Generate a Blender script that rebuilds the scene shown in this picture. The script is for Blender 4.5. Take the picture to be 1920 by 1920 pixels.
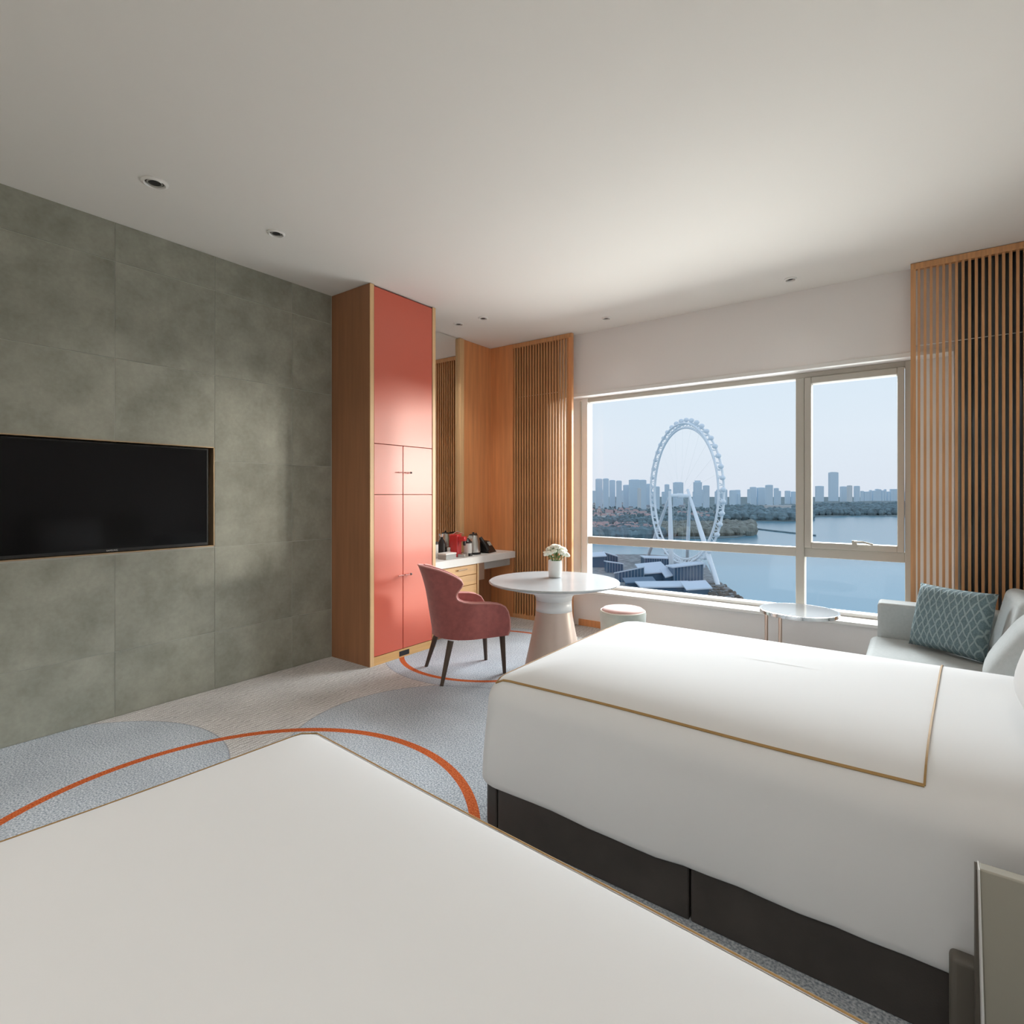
import bpy, bmesh, math, random
from mathutils import Vector, Matrix
random.seed(7)
for o in list(bpy.data.objects): bpy.data.objects.remove(o)
S = bpy.context.scene
COL = S.collection
PI = math.pi

# ---------------------------------------------------------------- camera
F_PX, YAW, CY, XC, HC, HR, YW = 1021.7, 0.6345, 926.5, 4.087, 1.417, 3.146, 5.19
cam_d = bpy.data.cameras.new('camera'); cam = bpy.data.objects.new('camera', cam_d); COL.objects.link(cam)
cam.location = (XC, 0, HC); cam.rotation_euler = (PI/2, 0, YAW)
cam_d.sensor_width = 36; cam_d.lens = 36*F_PX/1920; cam_d.shift_y = (CY-960)/1920
cam_d.clip_start = .05; cam_d.clip_end = 40000
S.camera = cam

# ---------------------------------------------------------------- world, sun, exposure
W = bpy.data.worlds.new('world'); S.world = W; W.use_nodes = True
nt = W.node_tree; nt.nodes.clear()
wo = nt.nodes.new('ShaderNodeOutputWorld'); bg = nt.nodes.new('ShaderNodeBackground')
tc = nt.nodes.new('ShaderNodeTexCoord'); sx = nt.nodes.new('ShaderNodeSeparateXYZ'); rp = nt.nodes.new('ShaderNodeValToRGB')
nt.links.new(tc.outputs['Generated'], sx.inputs[0]); nt.links.new(sx.outputs['Z'], rp.inputs[0])
nt.links.new(rp.outputs[0], bg.inputs[0]); nt.links.new(bg.outputs[0], wo.inputs[0])
cr = rp.color_ramp
cr.elements[0].position = 0.0; cr.elements[0].color = (.735, .78, .865, 1)
cr.elements[1].position = 1.0; cr.elements[1].color = (.42, .60, .86, 1)
e = cr.elements.new(.10); e.color = (.76, .83, .91, 1)
e = cr.elements.new(.25); e.color = (.70, .815, .92, 1)
bg.inputs[1].default_value = 1.06

sun_d = bpy.data.lights.new('sun', 'SUN'); sun = bpy.data.objects.new('sun', sun_d); COL.objects.link(sun)
sun_d.energy = 2.35; sun_d.angle = math.radians(7); sun_d.color = (1, .92, .80)
sun.rotation_euler = Vector((-.745, -.665, -.045)).to_track_quat('-Z', 'Y').to_euler()
S.view_settings.view_transform = 'Standard'; S.view_settings.look = 'None'
S.view_settings.exposure = 0.0; S.view_settings.gamma = 1.0; S.view_settings.use_curve_mapping = False
DOWN_POWER = 2.5; FILL_POWER = 14.5
def fill_lamp(name, loc, target, sx_, sy_, power, color):
    d = bpy.data.lights.new(name, 'AREA'); d.shape = 'RECTANGLE'; d.size = sx_; d.size_y = sy_; d.energy = power; d.color = color
    o = bpy.data.objects.new(name, d); COL.objects.link(o); o.location = loc
    o.rotation_euler = (Vector(target)-Vector(loc)).to_track_quat('-Z', 'Y').to_euler(); return o
# added fill lamps outside the window, out of view, to brighten the room
fill_lamp('upper_fill_lamp', (2.9, 12.0, 5.45), (2.6, 2.0, 1.0), 10, 2.7, 4300, (.93, .97, 1))
fill_lamp('lower_fill_lamp', (0, 12.5, -2.3), (0, 12.45, 1), 14, 9, 3050, (1, .97, .92))

# ---------------------------------------------------------------- pixel helpers (real depth always given)
_s, _c = math.sin(YAW), math.cos(YAW)
CAMV = Vector((XC, 0, HC))
def ray(x, y):
    t = (x-960)/F_PX
    return Vector((-_s+_c*t, _c+_s*t, -(y-CY)/F_PX))
def at(x, y, d): return CAMV + ray(x, y)*d
def onz(x, y, z): r = ray(x, y); return CAMV + r*((z-HC)/r.z)
def ony(x, y, Y): r = ray(x, y); return CAMV + r*(Y/r.y)
def onx(x, y, X): r = ray(x, y); return CAMV + r*((X-XC)/r.x)

# ---------------------------------------------------------------- materials
MATS = {}
def mat(name, color, rough=.5, metal=0, spec=.5, noise=None, bump=None, stretch=(1, 1, 1), coat=0, sheen=0, coords='Object'):
    """noise=(scale, amount, detail): brightness variation; bump=(scale,strength)"""
    if name in MATS: return MATS[name]
    m = bpy.data.materials.new(name); m.use_nodes = True; n = m.node_tree; b = n.nodes['Principled BSDF']
    b.inputs['Base Color'].default_value = (*color, 1); b.inputs['Roughness'].default_value = rough
    b.inputs['Metallic'].default_value = metal; b.inputs['Specular IOR Level'].default_value = spec
    if coat: b.inputs['Coat Weight'].default_value = coat; b.inputs['Coat Roughness'].default_value = rough*.6
    if sheen: b.inputs['Sheen Weight'].default_value = sheen
    if noise or bump:
        t = n.nodes.new('ShaderNodeTexCoord'); mp = n.nodes.new('ShaderNodeMapping'); mp.inputs['Scale'].default_value = stretch
        n.links.new(t.outputs[coords], mp.inputs[0])
    if noise:
        tx = n.nodes.new('ShaderNodeTexNoise'); tx.inputs['Scale'].default_value = noise[0]; tx.inputs['Detail'].default_value = noise[2] if len(noise) > 2 else 4
        n.links.new(mp.outputs[0], tx.inputs['Vector'])
        r = n.nodes.new('ShaderNodeMapRange'); r.inputs[1].default_value = .3; r.inputs[2].default_value = .7
        r.inputs[3].default_value = 1-noise[1]; r.inputs[4].default_value = 1+noise[1]
        n.links.new(tx.outputs[0], r.inputs[0])
        mx = n.nodes.new('ShaderNodeVectorMath'); mx.operation = 'SCALE'; mx.inputs[0].default_value = color
        n.links.new(r.outputs[0], mx.inputs['Scale']); n.links.new(mx.outputs[0], b.inputs['Base Color'])
    if bump:
        tb = n.nodes.new('ShaderNodeTexNoise'); tb.inputs['Scale'].default_value = bump[0]; tb.inputs['Detail'].default_value = 3
        n.links.new(mp.outputs[0], tb.inputs['Vector'])
        bp = n.nodes.new('ShaderNodeBump'); bp.inputs['Strength'].default_value = bump[1]; bp.inputs['Distance'].default_value = .01
        n.links.new(tb.outputs[0], bp.inputs['Height']); n.links.new(bp.outputs[0], b.inputs['Normal'])
    MATS[name] = m
    return m

M_CEIL = mat('ceiling_paint', (.80, .775, .725), .9, spec=.2)
M_WALL = mat('wall_paint', (.74, .715, .68), .9, spec=.2)
M_WHITEW = mat('white_wall_paint', (.83, .80, .775), .8, spec=.2)
M_GROUT = mat('pale_grout', (.50, .50, .45), .9)
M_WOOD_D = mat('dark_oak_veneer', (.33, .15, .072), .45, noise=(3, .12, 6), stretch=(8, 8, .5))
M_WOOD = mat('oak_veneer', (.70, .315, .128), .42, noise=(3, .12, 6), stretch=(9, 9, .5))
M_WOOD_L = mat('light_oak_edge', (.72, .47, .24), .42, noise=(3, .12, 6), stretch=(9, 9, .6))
M_SLAT = mat('slat_oak', (.60, .31, .135), .45, noise=(4, .18, 6), stretch=(12, 12, .6))
M_DRAWER = mat('drawer_oak', (.62, .36, .14), .4, noise=(4, .10, 6), stretch=(8, .6, 8))
M_RED = mat('coral_red_lacquer', (.60, .105, .056), .42, spec=.75, coat=.16)
M_BLACK = mat('black_plastic', (.012, .012, .013), .4)
M_SCREEN = mat('tv_screen_glass', (.004, .004, .005), .10, spec=.22)
M_BRONZE = mat('bronze_trim', (.50, .36, .22), .35, metal=.8)
M_STEEL = mat('brushed_steel', (.62, .62, .60), .28, metal=1)
M_CHROME = mat('chrome', (.8, .8, .8), .15, metal=1)
M_MIRROR = mat('mirror_silver', (.82, .84, .83), .015, metal=1)
M_FRAME = mat('window_frame_paint', (.50, .47, .41), .45)
M_FRAMEW = mat('white_window_lining', (.80, .79, .76), .5)
M_SHEET = mat('white_bed_linen', (.745, .745, .74), .85, spec=.15, bump=(9, .05), sheen=.1)
M_PILLOW = mat('white_pillow_cotton', (.83, .83, .82), .85, spec=.15, bump=(12, .06))
M_GOLD = mat('gold_braid', (.36, .215, .075), .5, metal=.2)
M_BASE = mat('dark_brown_bed_leather', (.058, .049, .043), .5, noise=(6, .2, 4), bump=(200, .08))
M_TAUPE = mat('taupe_leather', (.36, .34, .28), .55)
M_TAUPED = mat('dark_taupe_leather', (.12, .105, .085), .55)
M_CHAIR = mat('dusty_red_velvet', (.34, .092, .083), .75, noise=(25, .14, 4), bump=(180, .1), sheen=.35)
M_PIPING = mat('pink_piping', (.58, .27, .24), .6)
M_LEG = mat('dark_walnut_leg', (.072, .045, .030), .45, noise=(5, .2, 4), stretch=(6, 6, 1))
M_MARBLE = mat('white_marble', (.40, .415, .42), .18, spec=.35, noise=(3, .03, 6))
M_TABLE = mat('white_lacquer', (.72, .715, .705), .35)
M_PED = mat('champagne_lacquer', (.56, .44, .37), .38, metal=.15)
M_STOOLG = mat('sage_velvet', (.42, .45, .40), .7, sheen=.4, noise=(10, .1))
M_STOOLP = mat('pink_velvet', (.60, .36, .32), .7, sheen=.4, noise=(10, .06))
M_ROSE = mat('rose_gold_metal', (.62, .46, .37), .3, metal=.9)
M_SOFA = mat('pale_grey_sofa_fabric', (.45, .47, .46), .85, spec=.2, bump=(250, .08), noise=(60, .04))
M_CURT = mat('slate_blue_curtain', (.20, .24, .255), .8, noise=(3, .12))
M_GLASSW = mat('frosted_white_glass', (.82, .83, .81), .25)
M_PETAL = mat('cream_petal', (.83, .83, .70), .7, noise=(30, .08))
M_LEAF = mat('green_leaf', (.12, .22, .06), .6)
M_REDM = mat('red_machine_enamel', (.55, .025, .03), .3, coat=.4)
M_GREY = mat('grey_card', (.40, .41, .40), .6)
M_TRIMW = mat('white_downlight_trim', (.80, .78, .74), .5)
M_BAFF = mat('dark_downlight_baffle', (.09, .08, .07), .4, metal=.3)

def tile_mat():
    m = bpy.data.materials.new('grey_green_stone_tile'); m.use_nodes = True; n = m.node_tree; b = n.nodes['Principled BSDF']
    t = n.nodes.new('ShaderNodeTexCoord'); oi = n.nodes.new('ShaderNodeObjectInfo')
    off = n.nodes.new('ShaderNodeVectorMath'); off.operation = 'SCALE'; off.inputs['Scale'].default_value = 37.0
    cx = n.nodes.new('ShaderNodeCombineXYZ')
    for i in range(3): n.links.new(oi.outputs['Random'], cx.inputs[i])
    n.links.new(cx.outputs[0], off.inputs[0])
    ad = n.nodes.new('ShaderNodeVectorMath'); n.links.new(t.outputs['Object'], ad.inputs[0]); n.links.new(off.outputs[0], ad.inputs[1])
    a = n.nodes.new('ShaderNodeTexNoise'); a.inputs['Scale'].default_value = 4.2; a.inputs['Detail'].default_value = 9; a.inputs['Roughness'].default_value = .62
    n.links.new(ad.outputs[0], a.inputs['Vector'])
    f = n.nodes.new('ShaderNodeTexNoise'); f.inputs['Scale'].default_value = 40; f.inputs['Detail'].default_value = 5
    n.links.new(ad.outputs[0], f.inputs['Vector'])
    mx = n.nodes.new('ShaderNodeMath'); mx.operation = 'MULTIPLY_ADD'; mx.inputs[1].default_value = .25
    n.links.new(f.outputs[0], mx.inputs[0]); n.links.new(a.outputs[0], mx.inputs[2])
    r = n.nodes.new('ShaderNodeValToRGB'); r.color_ramp.elements[0].position = .34; r.color_ramp.elements[0].color = (.20, .202, .162, 1)
    r.color_ramp.elements[1].position = .96; r.color_ramp.elements[1].color = (.40, .40, .335, 1)
    n.links.new(mx.outputs[0], r.inputs[0]); n.links.new(r.outputs[0], b.inputs['Base Color'])
    b.inputs['Roughness'].default_value = .52; b.inputs['Specular IOR Level'].default_value = .4
    return m
M_TILE = tile_mat()

def carpet_mat():
    m = bpy.data.materials.new('grey_carpet_with_circles'); m.use_nodes = True; n = m.node_tree; b = n.nodes['Principled BSDF']
    N = n.nodes; L = n.links
    t = N.new('ShaderNodeTexCoord'); sp = N.new('ShaderNodeSeparateXYZ'); L.new(t.outputs['Object'], sp.inputs[0])
    fl = N.new('ShaderNodeCombineXYZ'); L.new(sp.outputs[0], fl.inputs[0]); L.new(sp.outputs[1], fl.inputs[1])
    def dist(cx, cy):
        d = N.new('ShaderNodeVectorMath'); d.operation = 'DISTANCE'; L.new(fl.outputs[0], d.inputs[0]); d.inputs[1].default_value = (cx, cy, 0)
        return d.outputs['Value']
    def op(o, a, c, d=None):
        x = N.new('ShaderNodeMath'); x.operation = o
        for i, v in enumerate((a, c, d)):
            if v is None: continue
            if isinstance(v, (int, float)): x.inputs[i].default_value = v
            else: L.new(v, x.inputs[i])
        return x.outputs[0]
    def ring(d, r, w): return op('LESS_THAN', op('ABSOLUTE', op('SUBTRACT', d, r), 0), w)
    d1 = dist(1.80, 1.11); d2 = dist(1.02, 3.82); d3 = dist(.74, .68); d4 = dist(1.80, 2.31)
    plush = op('MAXIMUM', op('LESS_THAN', d3, .87), op('LESS_THAN', d4, .82))
    plush = op('MAXIMUM', plush, op('LESS_THAN', d2, .91))
    plush = op('MAXIMUM', plush, op('GREATER_THAN', sp.outputs[0], 2.3))
    edge = op('MAXIMUM', ring(d3, .87, .0045), op('MAXIMUM', ring(d4, .82, .0045), ring(d2, .91, .0045)))
    orange = op('MAXIMUM', ring(d1, 1.03, .024), ring(d2, .77, .022))
    ns = N.new('ShaderNodeTexNoise'); ns.inputs['Scale'].default_value = 120; ns.inputs['Detail'].default_value = 3; L.new(t.outputs['Object'], ns.inputs['Vector'])
    nl = N.new('ShaderNodeTexNoise'); nl.inputs['Scale'].default_value = 2.2; L.new(t.outputs['Object'], nl.inputs['Vector'])
    wv = N.new('ShaderNodeTexWave'); wv.inputs['Scale'].default_value = 11; wv.inputs['Distortion'].default_value = 6; wv.inputs['Detail'].default_value = 2; wv.inputs['Detail Scale'].default_value = 1.6
    wv.bands_direction = 'X'; L.new(t.outputs['Object'], wv.inputs['Vector'])
    wv2 = N.new('ShaderNodeTexWave'); wv2.inputs['Scale'].default_value = 26; wv2.inputs['Distortion'].default_value = 3; wv2.bands_direction = 'Y'; L.new(t.outputs['Object'], wv2.inputs['Vector'])
    def mixc(f, a, c):
        x = N.new('ShaderNodeMix'); x.data_type = 'RGBA'
        if isinstance(f, (int, float)): x.inputs[0].default_value = f
        else: L.new(f, x.inputs[0])
        for i, v in ((6, a), (7, c)):
            if isinstance(v, tuple): x.inputs[i].default_value = (*v, 1)
            else: L.new(v, x.inputs[i])
        return x.outputs[2]
    nsr = N.new('ShaderNodeMapRange'); L.new(ns.outputs[0], nsr.inputs[0]); nsr.inputs[1].default_value = .32; nsr.inputs[2].default_value = .68
    pl = mixc(nsr.outputs[0], (.18, .21, .24), (.56, .585, .61))
    wf = op('MULTIPLY', wv.outputs[0], op('ADD', op('MULTIPLY', wv2.outputs[0], .5), .5))
    we = mixc(wf, (.36, .335, .31), (.70, .67, .63))
    we = mixc(op('MULTIPLY', ns.outputs[0], .5), we, (.38, .37, .36))
    c = mixc(plush, we, pl)
    c = mixc(op('MULTIPLY', edge, .4), c, (.10, .11, .14))
    og = mixc(nsr.outputs[0], (.30, .040, .008), (.56, .15, .045))
    c = mixc(orange, c, og)
    hs = N.new('ShaderNodeVectorMath'); hs.operation = 'SCALE'; L.new(c, hs.inputs[0]); L.new(op('MULTIPLY_ADD', nl.outputs[0], .5, .75), hs.inputs['Scale'])
    L.new(hs.outputs[0], b.inputs['Base Color'])
    b.inputs['Roughness'].default_value = .95; b.inputs['Specular IOR Level'].default_value = .1
    bp = N.new('ShaderNodeBump'); bp.inputs['Strength'].default_value = .5; bp.inputs['Distance'].default_value = .006
    L.new(op('ADD', ns.outputs[0], op('MULTIPLY', op('SUBTRACT', 1, plush), wf)), bp.inputs['Height']); L.new(bp.outputs[0], b.inputs['Normal'])
    return m
M_CARPET = carpet_mat()

def glass_mat():
    m = bpy.data.materials.new('clear_window_glass'); m.use_nodes = True; n = m.node_tree; n.nodes.clear()
    o = n.nodes.new('ShaderNodeOutputMaterial'); t = n.nodes.new('ShaderNodeBsdfTransparent'); g = n.nodes.new('ShaderNodeBsdfGlossy')
    t.inputs[0].default_value = (.97, .985, .99, 1); g.inputs['Roughness'].default_value = .02
    f = n.nodes.new('ShaderNodeFresnel'); f.inputs[0].default_value = 1.25
    mx = n.nodes.new('ShaderNodeMixShader'); n.links.new(f.outputs[0], mx.inputs[0]); n.links.new(t.outputs[0], mx.inputs[1]); n.links.new(g.outputs[0], mx.inputs[2])
    n.links.new(mx.outputs[0], o.inputs[0]); return m
M_PANE = glass_mat()

def cushion_mat():
    m = bpy.data.materials.new('teal_woven_diamond_fabric'); m.use_nodes = True; n = m.node_tree; b = n.nodes['Principled BSDF']; N = n.nodes; L = n.links
    t = N.new('ShaderNodeTexCoord'); sp = N.new('ShaderNodeSeparateXYZ'); L.new(t.outputs['Object'], sp.inputs[0])
    ns = N.new('ShaderNodeTexNoise'); ns.inputs['Scale'].default_value = 14; ns.inputs['Detail'].default_value = 4; L.new(t.outputs['Object'], ns.inputs['Vector'])
    def op(o, a, c):
        x = N.new('ShaderNodeMath'); x.operation = o
        for i, v in enumerate((a, c)):
            if isinstance(v, (int, float)): x.inputs[i].default_value = v
            else: L.new(v, x.inputs[i])
        return x.outputs[0]
    j = op('MULTIPLY', op('SUBTRACT', ns.outputs[0], .5), .9)
    u = op('MULTIPLY', sp.outputs[0], 25.0); v = op('MULTIPLY', sp.outputs[2], 11.0)
    l1 = op('ABSOLUTE', op('SUBTRACT', op('FRACT', op('ADD', op('ADD', u, v), j), 0), .5), 0)
    l2 = op('ABSOLUTE', op('SUBTRACT', op('FRACT', op('ADD', op('SUBTRACT', u, v), j), 0), .5), 0)
    mn = op('MINIMUM', l1, l2)
    r = N.new('ShaderNodeMapRange'); L.new(mn, r.inputs[0]); r.inputs[1].default_value = .05; r.inputs[2].default_value = .15; r.inputs[3].default_value = 1; r.inputs[4].default_value = 0
    n2 = N.new('ShaderNodeTexNoise'); n2.inputs['Scale'].default_value = 130; L.new(t.outputs['Object'], n2.inputs['Vector'])
    base = N.new('ShaderNodeMix'); base.data_type = 'RGBA'; L.new(n2.outputs[0], base.inputs[0]); base.inputs[6].default_value = (.055, .10, .112, 1); base.inputs[7].default_value = (.21, .29, .31, 1)
    c = N.new('ShaderNodeMix'); c.data_type = 'RGBA'; L.new(r.outputs[0], c.inputs[0]); L.new(base.outputs[2], c.inputs[6]); c.inputs[7].default_value = (.30, .38, .39, 1)
    L.new(c.outputs[2], b.inputs['Base Color']); b.inputs['Roughness'].default_value = .85
    bp = N.new('ShaderNodeBump'); bp.inputs['Strength'].default_value = .6; bp.inputs['Distance'].default_value = .008; L.new(r.outputs[0], bp.inputs['Height']); L.new(bp.outputs[0], b.inputs['Normal'])
    return m
M_TEAL = cushion_mat()

# ---------------------------------------------------------------- mesh helpers
def tag(o, label=None, cat=None, group=None, kind=None):
    if label: o['label'] = label
    if cat: o['category'] = cat
    if group: o['group'] = group
    if kind: o['kind'] = kind
    return o
def thing(name, label, cat, loc=(0, 0, 0), rotz=0, group=None, kind=None):
    o = bpy.data.objects.new(name, None); COL.objects.link(o); o.empty_display_size = .1
    o.location = loc; o.rotation_euler = (0, 0, rotz)
    return tag(o, label, cat, group, kind)
class MB:
    def __init__(s): s.v = []; s.f = []
    def add(s, vs, fs):
        k = len(s.v); s.v += [tuple(p) for p in vs]; s.f += [tuple(i+k for i in f) for f in fs]; return s
    def box(s, x0, x1, y0, y1, z0, z1):
        return s.add([(x0,y0,z0),(x1,y0,z0),(x1,y1,z0),(x0,y1,z0),(x0,y0,z1),(x1,y0,z1),(x1,y1,z1),(x0,y1,z1)],
                     [(0,3,2,1),(4,5,6,7),(0,1,5,4),(1,2,6,5),(2,3,7,6),(3,0,4,7)])
    def hexa(s, p):  # 8 points, bottom 4 ccw, top 4 ccw
        return s.add(p, [(0,3,2,1),(4,5,6,7),(0,1,5,4),(1,2,6,5),(2,3,7,6),(3,0,4,7)])
    def tube(s, pts, r, n=8, closed=False, cap=True):
        pts = [Vector(p) for p in pts]; m = len(pts); rr = r if isinstance(r, (list, tuple)) else [r]*m
        vs = []; prev = None
        for i, p in enumerate(pts):
            if closed: t = pts[(i+1) % m]-pts[i-1]
            else: t = pts[min(i+1, m-1)]-pts[max(i-1, 0)]
            t = t.normalized() if t.length > 1e-9 else Vector((0, 0, 1))
            if prev is None:
                a = Vector((0, 0, 1)) if abs(t.z) < .9 else Vector((1, 0, 0))
                u = t.cross(a).normalized()
            else:
                u = (prev-t*prev.dot(t)); u = u.normalized() if u.length > 1e-6 else t.orthogonal().normalized()
            prev = u; w = t.cross(u)
            for k in range(n):
                a = 2*PI*k/n; vs.append(p+(u*math.cos(a)+w*math.sin(a))*rr[i])
        fs = []
        for i in range(m if closed else m-1):
            j = (i+1) % m
            for k in range(n): fs.append((i*n+k, i*n+(k+1) % n, j*n+(k+1) % n, j*n+k))
        if not closed and cap: fs += [tuple(reversed(range(n))), tuple(range((m-1)*n, m*n))]
        return s.add(vs, fs)
    def lathe(s, prof, n=48, c=(0, 0, 0)):
        vs = []; fs = []
        for r, z in prof:
            for k in range(n):
                a = 2*PI*k/n; vs.append((c[0]+r*math.cos(a), c[1]+r*math.sin(a), c[2]+z))
        for i in range(len(prof)-1):
            for k in range(n): fs.append((i*n+k, i*n+(k+1) % n, (i+1)*n+(k+1) % n, (i+1)*n+k))
        if prof[0][0] > 1e-4: fs.append(tuple(reversed(range(n))))
        if prof[-1][0] > 1e-4: fs.append(tuple(range((len(prof)-1)*n, len(prof)*n)))
        return s.add(vs, fs)
    def ell(s, c, r, nu=10, nv=6):
        prof = [(math.sin(PI*i/nv), -math.cos(PI*i/nv)) for i in range(nv+1)]
        vs = []; fs = []
        for q, z in prof:
            for k in range(nu):
                a = 2*PI*k/nu; vs.append((c[0]+r[0]*q*math.cos(a), c[1]+r[1]*q*math.sin(a), c[2]+r[2]*z))
        for i in range(nv):
            for k in range(nu): fs.append((i*nu+k, i*nu+(k+1) % nu, (i+1)*nu+(k+1) % nu, (i+1)*nu+k))
        return s.add(vs, fs)
    def prism(s, poly, z0, z1):
        n = len(poly)
        return s.add([(x, y, z0) for x, y in poly]+[(x, y, z1) for x, y in poly],
                     [tuple(reversed(range(n))), tuple(range(n, 2*n))]+[(i, (i+1) % n, n+(i+1) % n, n+i) for i in range(n)])
    def mesh(s, name):
        me = bpy.data.meshes.new(name); me.from_pydata(s.v, [], s.f); me.update(); return me
def fix(me, smooth=False, merge=0.0):
    bm = bmesh.new(); bm.from_mesh(me)
    if merge: bmesh.ops.remove_doubles(bm, verts=bm.verts, dist=merge)
    bmesh.ops.recalc_face_normals(bm, faces=bm.faces); bm.to_mesh(me); bm.free()
    if smooth:
        me.shade_smooth()
        try: me.set_sharp_from_angle(angle=math.radians(smooth if smooth is not True else 180))
        except Exception: pass
def put(name, mb, material, parent=None, world=False, smooth=False, bevel=0, seg=2, subsurf=0, origin=None):
    """world=True: coordinates are world ones although the object is a child. Origin is moved to the mesh's base centre."""
    me = mb.mesh(name) if isinstance(mb, MB) else mb
    fix(me, smooth, 1e-5 if smooth else 0)
    o = bpy.data.objects.new(name, me); COL.objects.link(o); me.materials.append(material)
    xs = [v.co for v in me.vertices]
    if origin is None:
        lo = Vector([min(p[i] for p in xs) for i in range(3)]); hi = Vector([max(p[i] for p in xs) for i in range(3)])
        org = Vector(((lo.x+hi.x)/2, (lo.y+hi.y)/2, lo.z))
    else: org = Vector(origin)
    me.transform(Matrix.Translation(-org)); o.location = org
    if parent:
        o.parent = parent
        if world: o.location = org-parent.location
    if bevel:
        b = o.modifiers.new('bevel', 'BEVEL'); b.width = bevel; b.segments = seg; b.limit_method = 'ANGLE'; b.angle_limit = math.radians(40)
        me.shade_smooth()
        try: me.set_sharp_from_angle(angle=math.radians(40))
        except Exception: pass
    if subsurf:
        b = o.modifiers.new('subsurf', 'SUBSURF'); b.levels = subsurf; b.render_levels = subsurf
    return o
def wbox(name, x0, x1, y0, y1, z0, z1, m, parent=None, bevel=0, seg=2):
    return put(name, MB().box(x0, x1, y0, y1, z0, z1), m, parent, world=True, bevel=bevel, seg=seg)
def struct(o): return tag(o, kind='structure')
def softbox(hx, hy, hz, n=10, puff=1.0, corner=.75):
    """pillow shaped mesh, centred; thin along y"""
    mb = MB(); vs = []; fs = []
    for side in (1, -1):
        for i in range(n+1):
            for j in range(n+1):
                u = -1+2*i/n; v = -1+2*j/n
                th = max(0.0, (1-u**4)*(1-v**4))**.45
                k = 1-.05*(1-abs(v)**2)*puff*abs(u)**3; k2 = 1-.05*(1-abs(u)**2)*puff*abs(v)**3
                vs.append((hx*u*k, side*hy*th, hz*v*k2))
    q = (n+1)**2
    for s_ in (0, 1):
        for i in range(n):
            for j in range(n):
                a = s_*q+i*(n+1)+j; f = (a, a+n+1, a+n+2, a+1); fs.append(f if s_ else tuple(reversed(f)))
    mb.add(vs, fs); return mb
def copy_tree(o, parent=None):
    c = o.copy(); COL.objects.link(c); c.parent = parent
    for ch in list(o.children): copy_tree(ch, c)
    return c

# ================================================================= ROOM SHELL
XR, YF = 4.95, -2.4          # right wall, wall behind the camera
struct(put('floor', MB().box(-.2, XR+.2, YF-.2, YW+.3, -.1, 0), M_CARPET, origin=(0, 0, 0)))
struct(put('ceiling', MB().box(-.2, XR+.2, YF-.2, YW+.3, HR, HR+.15), M_CEIL))
struct(put('wall_right', MB().box(XR, XR+.15, YF-.15, YW+.3, 0, HR), M_WALL))
struct(put('wall_front', MB().box(-.2, XR, YF-.15, YF, 0, HR), M_WALL))

# ---- left wall: grout backing with a television niche, tiles as pieces
NY0, NY1, NZ0, NZ1 = .58, 1.905, 1.040, 1.757
wl = MB()
wl.box(-.2, -.003, YF, NY0, 0, HR).box(-.2, -.003, NY1, YW+.3, 0, HR).box(-.2, -.003, NY0, NY1, 0, NZ0).box(-.2, -.003, NY0, NY1, NZ1, HR).box(-.2, -.10, NY0, NY1, NZ0, NZ1)
wall_left = struct(put('wall_left', wl, M_GROUT))
zj = [0, .414, 1.031, 1.656, 2.281, 2.897, HR]
yj = [2.893, 2.523, 1.908, 1.293, .680, .067, -.546, -1.16, -1.78, YF]
G = .0022
for i in range(len(yj)-1):
    y1, y0 = yj[i], yj[i+1]
    for j in range(6):
        z0, z1 = zj[j], zj[j+1]; a, b = y0+G, y1-G; c0, c1 = z0+G, z1-G
        if a < NY1 and b > NY0 and c0 < NZ1 and c1 > NZ0:       # tile meets the niche
            if c1 > NZ1+.02 and c0 < NZ1: c0 = NZ1
            elif c0 < NZ0 and c1 > NZ0 and c0 < NZ0-.05: c1 = min(c1, NZ0)
            elif a < NY0: b = NY0
            else: continue
        wbox('wall_tile', -.012, 0, a, b, c0, c1, M_TILE, wall_left)
# bronze edging of the niche
nt_ = thing('niche_trim', 'thin bronze metal edging framing the television niche in tiled wall', 'trim', (0, (NY0+NY1)/2, NZ0))
for nm, a in (('top_strip', (NY0, NY1, NZ1-.006, NZ1)), ('bottom_strip', (NY0, NY1, NZ0, NZ0+.006)), ('side_strip', (NY1-.006, NY1, NZ0, NZ1)), ('side_strip', (NY0, NY0+.006, NZ0, NZ1))):
    wbox(nm, -.10, .004, *a, M_BRONZE, nt_)
# television
tv = thing('television', 'black flat screen television sunk in the grey tiled wall', 'television', (-.05, (NY0+NY1)/2, NZ0+.007))
wbox('casing', -.085, -.022, NY0+.03, NY1-.030, NZ0+.008, NZ1-.012, M_BLACK, tv, bevel=.004)
wbox('screen', -.024, -.0205, NY0+.042, NY1-.042, NZ0+.030, NZ1-.022, M_SCREEN, tv)
tcu = bpy.data.curves.new('brand_badge', 'FONT'); tcu.body = 'SAMSUNG'; tcu.size = .0135; tcu.align_x = 'CENTER'; tcu.extrude = .0008
to = bpy.data.objects.new('brand_badge', tcu); COL.objects.link(to)
bpy.context.view_layer.update()
tme = bpy.data.meshes.new_from_object(to); bpy.data.objects.remove(to)
tb = bpy.data.objects.new('brand_badge', tme); COL.objects.link(tb); tme.materials.append(M_STEEL)
tb.parent = tv; tb.location = Vector((-.0205, 1.285, NZ0+.0145))-tv.location; tb.rotation_euler = (PI/2, 0, PI/2)
tb['label'] = 'small silver maker\'s lettering on the lower bezel'

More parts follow.
